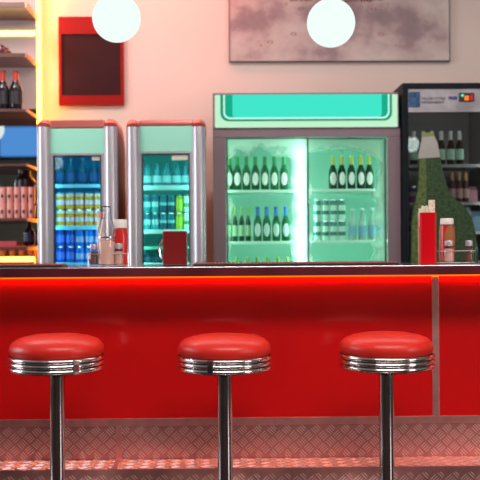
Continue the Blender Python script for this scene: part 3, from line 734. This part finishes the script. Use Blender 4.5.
# ------------------------------------------------------------------ back bar shelving at left
SY0, SY1 = 6.46, 6.84; XE = PX(27, SY0, 60); XL2 = -2.9
bb = thing('bottle_shelves', 'open bottle shelving with mirror back and glowing warm light strips', 'shelving', (XE, SY0, 0))
wood = mat('dark shelf board', (.13, .055, .045), .35, coat=.2)
plate = mat('shelf end cap', (.62, .30, .22), .3, .5)
shz = {}
for py, tkk in ((2, .035), (53, .028), (109, .018), (164, .014), (218, .02), (247, .02)):
    zz = PZ(py, SY0, 15); shz[py] = zz
    s = obj('shelf', bx(XL2-XE, -.012, 0, SY1-SY0, zz-tkk, zz, bev=.002), wood, bb)
    obj('end_cap', bx(-.0115, .0, 0, SY1-SY0, zz-tkk-.004, zz+.002, bev=.001), plate, s)
zmid = PZ(109, SY1, 15)
xs = PX(38.5, SY1, 60)-XE
obj('back_board', bx(XL2-XE, xs-.013, SY1-SY0+.001, SY1-SY0+.02, zmid, CH-.3), mat('grey pink board', (.55, .45, .43), .6), bb)
obj('mirror', bx(XL2-XE, xs-.013, SY1-SY0+.001, SY1-SY0+.012, .85, zmid-.001), mat('mirror', (.8, .82, .82), .02, 1), bb)
obj('light_strip', bx(xs-.012, xs+.010, SY1-SY0+.004, SY1-SY0+.05, .6, CH-.25), M['led_y'], bb)
obj('light_strip', bx(XL2-XE, -.02, SY1-SY0-.012, SY1-SY0-.0005, PZ(36, SY1, 15), PZ(31, SY1, 15)), emis('soft warm light', (1, .62, .24), 3.5), bb)
obj('light_strip', bx(XL2-XE, -.02, .268, .289, PZ(262, SY0+.28, 15), PZ(256.5, SY0+.28, 15)), emis('amber strip light', (1, .56, .14), 3.0), bb)
obj('cupboard', bx(XL2-XE, .0, 0, SY1-SY0, .0, .95, bev=.003), wood, bb)
# bottles
bq = .40
t = make_bottle('liquor_bottle', G['dark'], mat('black label', (.02, .018, .022), .4), mat('red stopper', (.30, .02, .015), .3), h=.285, r=.045, neck_mat=mat('red neck foil', (.45, .04, .03), .3), group='dark liquor bottles on the shelf')
lk = Kind(t); sy = SY0+.10
lk.place((PX(16.5, sy), sy, shz[109]), 'dark liquor bottle with red stopper standing nearest the light strip')
lk.place((PX(3.5, sy), sy, shz[109]), 'dark liquor bottle with red stopper cut by the left edge of photo', .6)
t = thing('squat_jar', 'squat dark maroon lidded jar on the second highest shelf', 'jar', (PX(3, sy), sy, shz[53]))
jm = mat('maroon lacquer', (.10, .01, .02), .15, coat=.5)
bm = bm_new(); add_lathe(bm, [(0, 0), (.055, 0), (.068, .012), (.066, .03), (.05, .04), (0, .04)], seg=28); obj('body', bm, jm, t)
bm = bm_new(); add_lathe(bm, [(.048, .0405), (.046, .055), (.03, .066), (.012, .07), (.012, .078), (0, .08)], seg=28); obj('lid', bm, jm, t)
t = thing('black_jug', 'rounded black jug standing behind the pink glasses', 'jug', (PX(25, SY0+.25), SY0+.25, shz[218]))
jb = mat('black ceramic', (.02, .01, .015), .3)
bm = bm_new(); add_lathe(bm, [(0, 0), (.06, 0), (.07, .02), (.073, .24), (.07, .28), (.045, .31), (.04, .335), (.046, .35), (.04, .352), (0, .345)], seg=28); obj('body', bm, jb, t)
bm = bm_new(); add_tube(bm, [(.068, 0, .26), (.10, 0, .25), (.105, 0, .2), (.09, 0, .12), (.071, 0, .1)], .008, 8); obj('handle', bm, jb, t)
# pink glasses
def make_glass():
    t = thing('pink_glass', '', 'glass', group='pink patterned glasses stacked on shelf')
    bm = bm_new(); r = .0235; h = .108
    add_lathe(bm, [(0, 0), (r*.85, 0), (r*.9, .004), (r, h), (r*.93, h), (r*.85, .012), (0, .012)], seg=16)
    obj('tumbler', bm, mat('pink glassware', (.85, .36, .32), .25), t)
    bm = bm_new(); add_oval(bm, r*.955, -.0095, .0095, .045, .014, off=.0012)
    obj('printed_mark', bm, mat('dark print', (.06, .04, .02), .5), t); return t
pkg = Kind(make_glass()); gy = SY0+.045
for row in (0, 1):
    for i in range(5):
        pkg.place((PX(31.5-7.2*i, gy), gy, shz[218]+row*.1085), f"pink patterned glass, {ORD[i]} from the light strip in the {['lower','upper'][row]} row")
# below: tray, dark bottle, small orange cups
t = make_bottle('liquor_bottle', G['dark'], mat('navy label', (.03, .03, .10), .4), mat('black stopper', (.01, .01, .01), .4), h=.17, r=.038, group='dark liquor bottles on the shelf'); t['label'] = 'short black bottle with navy label below the pink glasses'
t.location = (PX(32, SY0+.2)-.02, SY0+.2, shz[247]+.012)
t = thing('serving_tray', 'long pinkish red tray with raised rim below the pink glasses', 'tray', (PX(12, SY0+.15)-.09, SY0+.02, shz[247]+.0005))
tm = mat('red tray', (.55, .08, .10), .35)
obj('base', bx(-.45, .15, 0, .34, 0, .010, bev=.002), tm, t)
obj('rim', bm2, tm, t) if False else obj('rim', bx(-.45, .15, 0, .006, .0105, .04, bev=.002), tm, t)
ok2 = Kind(thing('orange_cup', '', 'cup', group='small orange cups below the tray'))
bm = bm_new(); add_lathe(bm, [(0, 0), (.02, 0), (.027, .045), (.025, .045), (.019, .004), (0, .004)], seg=18); obj('bowl', bm, mat('orange cup', (.8, .22, .10), .35), ok2.root)
bm = bm_new(); add_tube(bm, [(.024, 0, .036), (.036, 0, .034), (.036, 0, .018), (.022, 0, .012)], .003, 6); obj('handle', bm, mat('orange cup handle', (.75, .2, .08), .35), ok2.root)
zcab = .9505
sb = obj('riser', bx(XL2-XE, -.02, .29, .375, .951, PZ(256.5, SY0+.30, 15), bev=.002), wood, bb)
for i in range(4): ok2.place((PX(31-9.5*i, SY0+.33), SY0+.33, PZ(256.5, SY0+.30, 15)), f'small orange cup, {ORD[i]} from the light strip, just above the counter')

# ------------------------------------------------------------------ things on the counter
rub = mat('black rubber mat', (.012, .010, .012), .5); nub = mat('red rubber nubs', (.45, .10, .09), .5)
def barmat(pxa, pxb, lab, yy=YE+.10, d=.14):
    a, b = PX(pxa, yy, 264), PX(pxb, yy, 264)
    t = thing('bar_mat', lab, 'bar mat', ((a+b)/2, yy, ZT), group='long rubber bar mats on counter'); w_ = (b-a)/2
    obj('mat_base', bx(-w_, w_, 0, d, 0, .010, bev=.002), rub, t)
    bm = bm_new(); n = int(w_*2/.016)
    for i in range(n):
        for j in range(7):
            x = -w_+.012+i*(2*w_-.024)/max(1, n-1); y_ = .012+j*(d-.024)/6
            add_lathe(bm, [(.0052, .0101), (.0045, .015), (0, .0155)], x, y_, 0, seg=6)
    o = obj('nubs', bm, nub, t); o['label'] = 'rows of small red rubber nubs'; o['kind'] = 'stuff'
barmat(-60, 62, 'black bar mat with red nubs at the left end of the counter')
barmat(193, 399, 'long black bar mat with red nubs in front of the double fridge')

wire = mat('steel wire', (.55, .5, .5), .2, 1)
salt = mat('pink salt', (.78, .45, .38), .7, bump=.2, bscale=300); pepper = mat('ground pepper', (.16, .07, .06), .8, vary=.4, vscale=200)
cg = pane('clear glass', (.90, .90, .89), 1.6)
def caddy(pxa, pxb, Y0, lab, dep=.10, h1=.055, hpost=.06):
    a, b = PX(pxa, Y0, 255), PX(pxb, Y0, 255); w_ = (b-a)/2
    t = thing('condiment_caddy', lab, 'caddy', ((a+b)/2, Y0, ZT), group='wire condiment caddies on the counter')
    bm = bm_new()
    for z in (.006, h1):
        add_tube(bm, [(-w_, 0, z), (w_, 0, z), (w_, dep, z), (-w_, dep, z)], .0016, 6, closed=True)
    obj('wire_rails', bm, wire, t)
    for sx in (-1, 1):
        for yy in (0, dep):
            bm = bm_new(); add_tube(bm, [(sx*w_, yy, .0), (sx*w_, yy, hpost)], .002, 6); obj('wire_post', bm, wire, t)
    bm = bm_new()
    for i in range(5): add_tube(bm, [(-w_, dep*(i+.5)/5, .006), (w_, dep*(i+.5)/5, .006)], .0014, 6)
    obj('base_grid', bm, wire, t); return t
def shaker(px, Y0, hpx, wpx, filling, lab, frac=.95, nm='salt_shaker'):
    s = F/Y0; r = wpx/2/s; h = hpx/s
    t = thing(nm, lab, 'shaker', (PX(px, Y0, 255), Y0, ZT+.0078), group='glass shakers on the counter')
    bm = bm_new(); add_lathe(bm, [(0, 0), (r*.92, 0), (r, .004), (r*.98, h*.6), (r*.72, h*.74), (r*.70, h*.78), (0, h*.78)], seg=24); obj('glass_body', bm, cg, t)
    bm = bm_new(); add_lathe(bm, [(0, .003), (r*.84, .003), (r*.88, .006), (r*.87, h*.6*frac+.004), (0, h*.6*frac+.008)], seg=20); obj('contents', bm, filling, t)
    bm = bm_new(); add_lathe(bm, [(r*.80, h*.745), (r*.84, h*.76), (r*.84, h*.95), (r*.78, h*.985), (r*.4, h), (0, h)], seg=24); obj('metal_cap', bm, M['silver'], t)
def squeeze(px, Y0, pyt, wpx, lab, capc, bodyc, capf, labelc=None, round_=True):
    s = F/Y0; r = wpx/2/s; z0_ = ZT+.0078; h = PZ(pyt, Y0, px)-z0_
    t = thing('sauce_bottle', lab, 'sauce bottle', (PX(px, Y0, 240), Y0, z0_)); hb = h*(1-capf)
    pr = [(0, 0), (r*.86, 0), (r*.9, .004)] + ([(r*.86, hb*.3), (r, hb*.6), (r*.98, hb*.8), (r*.85, hb*.98), (0, hb*.99)] if round_ else [(r*.97, hb*.15), (r, hb*.7), (r*.93, hb*.98), (0, hb*.99)])
    bm = bm_new(); add_lathe(bm, pr, seg=28); obj('bottle_body', bm, mat('sauce red', bodyc, .25, coat=.3), t, ang=70)
    bm = bm_new(); add_lathe(bm, [(r*.83, hb), (r*.86, hb+.004), (r*.84, h-.003), (r*.78, h), (0, h)], seg=28); obj('cap', bm, mat('cap plastic', capc, .4), t)
    if labelc:
        bm = bm_new(); add_oval(bm, r, -r*.55, r*.97, hb*.68, hb*.29, off=.0015)
        obj('label', bm, mat('tan label', labelc, .5), t)
CYa = 4.02
caddy(88, 128, CYa, 'wire condiment caddy holding a glass pourer, left part of counter')
shaker(93.5, CYa+.025, 21, 8.6, pepper, 'glass pepper shaker left of the tall glass pourer', nm='pepper_shaker')
shaker(118.5, CYa+.022, 21.5, 9.5, salt, 'glass salt shaker between the pourer and red ketchup bottle')
squeeze(120.3, CYa+.072, 219.5, 16, 'red ketchup bottle with white cap in the left caddy', (.85, .78, .74), (.60, .02, .02), .19)
squeeze(101.5, CYa+.075, 212, 9, 'slim pale pink sauce bottle behind the glass pourer', (.80, .35, .30), (.75, .62, .60), .12)
# glass pourer
s = F/(CYa+.028); z0_ = ZT+.0078
t = thing('sugar_pourer', 'tall glass pourer half full of pink sugar in the left caddy', 'pourer', (PX(106.5, CYa+.028, 240), CYa+.028, z0_))
h = PZ(206, CYa+.028, 107)-z0_; r = 9/s
bm = bm_new(); add_lathe(bm, [(0, 0), (r*.94, 0), (r, .004), (r, h*.46), (r*.93, h*.54), (r*.45, h*.80), (r*.38, h*.90), (r*.40, h*.985)], seg=32); obj('glass_body', bm, cg, t, ang=70)
bm = bm_new(); add_lathe(bm, [(0, .004), (r*.93, .004), (r*.94, .01), (r*.94, h*.38), (r*.6, h*.42), (0, h*.43)], seg=28); obj('contents', bm, salt, t, ang=70)
bm = bm_new(); add_lathe(bm, [(r*1.005, h*.455), (r*1.05, h*.46), (r*1.05, h*.478), (r*1.005, h*.483)], seg=32); obj('metal_band', bm, wire, t)
bm = bm_new()
for a0 in (0, PI): add_tube(bm, [(r*1.05*math.cos(a0), 0, h*.47), (r*.98*math.cos(a0), 0, h*.56), (r*.52*math.cos(a0), 0, h*.80), (r*.46*math.cos(a0), 0, h*.985)], .0014, 6)
add_tube(bm, [(r*.46*math.cos(2*PI*i/16), r*.46*math.sin(2*PI*i/16), h*.99) for i in range(16)], .0018, 6, closed=True)
obj('wire_bail', bm, M['black'], t)
# napkin dispenser
Yn = 4.05; a, b = PX(163, Yn, 250), PX(187, Yn, 250); w_ = (b-a)/2; hn = PZ(231, Yn, 175)-ZT
t = thing('napkin_dispenser', 'dark red fronted chrome napkin dispenser in front of second retro cooler', 'napkin dispenser', ((a+b)/2, Yn, ZT), .0)
bm = bm_new(); add_prism(bm, rrect(-w_-.001, w_-.001, .006, hn, .009), .006, .10); obj('chrome_shell', bm, M['chrome'], t)
obj('front_plate', bx(-w_, w_-.001, -.002, .0055, .006, hn-.001, bev=.002), mat('dark red plate', (.20, .012, .012), .25, coat=.3), t)
obj('foot', bx(-w_, w_, .0, .10, 0, .0055, bev=.001), M['black'], t)
bm = bm_new()
pts = [(-w_-.004, .02+.0, .03), (-w_-.014, .04, .04), (-w_-.019, .05, .07), (-w_-.014, .04, .10), (-w_-.004, .02, .115)]
add_tube(bm, pts, .004, 8); obj('side_guard', bm, M['chrome'], t)
bm = bm_new(); add_box(bm, -w_+.004, -w_+.028, .02, .07, hn+.0003, hn+.004); obj('napkins', bm, mat('white paper', (.85, .82, .8), .8), t)
# red tumbler with napkins
Yt = 4.0; s = F/Yt; a, b = PX(420.6, Yt, 240), PX(437, Yt, 240); w_ = (b-a)/2; ht = PZ(212.5, Yt, 427)-ZT
t = thing('napkin_holder', 'tall square red holder with crumpled pale napkins, right end of counter', 'napkin holder', ((a+b)/2, Yt, ZT), 0)
bm = bm_new()
ro = rrect(-w_, w_, 0, 2*w_, .010, 5); ri = rrect(-w_+.004, w_-.004, .004, 2*w_-.004, .008, 5)
vo0 = [bm.verts.new((x*.97, y, 0)) for x, y in ro]; vo1 = [bm.verts.new((x, y, ht)) for x, y in ro]; vi1 = [bm.verts.new((x, y, ht)) for x, y in ri]; vi0 = [bm.verts.new((x*.97, y, .01)) for x, y in ri]
n = len(ro)
bm.faces.new(vo0); bm.faces.new(vi0)
for A, B in ((vo0, vo1), (vo1, vi1), (vi1, vi0)):
    for i in range(n): bm.faces.new((A[i], A[(i+1) % n], B[(i+1) % n], B[i]))
obj('red_body', bm, M['redplastic'], t, ang=50)
pm = mat('pale napkin', (.82, .80, .62), .8, bump=.4, bscale=60)
rnd = random.Random(3)
for k, (cx, yy, top, wd) in enumerate(((-.026, .02, .018, .022), (-.010, .03, .032, .03), (.008, .02, .026, .03), (.018, .04, .024, .026), (-.018, .05, .022, .03))):
    bm = bm_new(); nx = 7; rows = []
    for j in range(5):
        zz = ht-.06+(top+.06)*j/4
        rows.append([(cx+wd*(i/(nx-1)-.5)+rnd.uniform(-.001, .001), yy+.006*math.sin(i*1.9+k+j*.5), min(zz+(rnd.uniform(-.004, .004) if j == 4 else 0), ht+top)) for i in range(nx)])
    A = [[bm.verts.new(p) for p in r_] for r_ in rows]; B = [[bm.verts.new((p[0], p[1]+.004, p[2])) for p in r_] for r_ in rows]
    for G_ in (A, B):
        for j in range(4):
            for i in range(nx-1): bm.faces.new((G_[j][i], G_[j][i+1], G_[j+1][i+1], G_[j+1][i]))
    for i in range(nx-1): bm.faces.new((A[4][i], A[4][i+1], B[4][i+1], B[4][i])); bm.faces.new((A[0][i], A[0][i+1], B[0][i+1], B[0][i]))
    for j in range(4): bm.faces.new((A[j][0], A[j+1][0], B[j+1][0], B[j][0])); bm.faces.new((A[j][-1], A[j+1][-1], B[j+1][-1], B[j][-1]))
    obj('napkin', bm, pm, t)
bm = bm_new(); add_box(bm, .004, .032, .018, .024, ht-.05, ht+.055, bev=.001); o = obj('napkin', bm, mat('printed napkin', (.80, .62, .52), .7, vary=.3, vscale=90), t); o['label'] = 'folded printed napkin standing highest'
# right caddy
CYb = 4.06
caddy(439, 475.5, CYb, 'wire condiment caddy with brown label sauce bottle, right end of counter', h1=.058, hpost=.10)
squeeze(447.0, CYb+.07, 218.3, 15.5, 'red sauce bottle with tan oval label and white cap, right caddy', (.82, .74, .68), (.50, .02, .015), .14, (.33, .11, .03), False)
shaker(449, CYb+.024, 22, 10.4, salt, 'glass salt shaker in front of tan label sauce bottle')
shaker(469, CYb+.024, 22, 9, pepper, 'glass pepper shaker at the right end of the right caddy', nm='pepper_shaker')
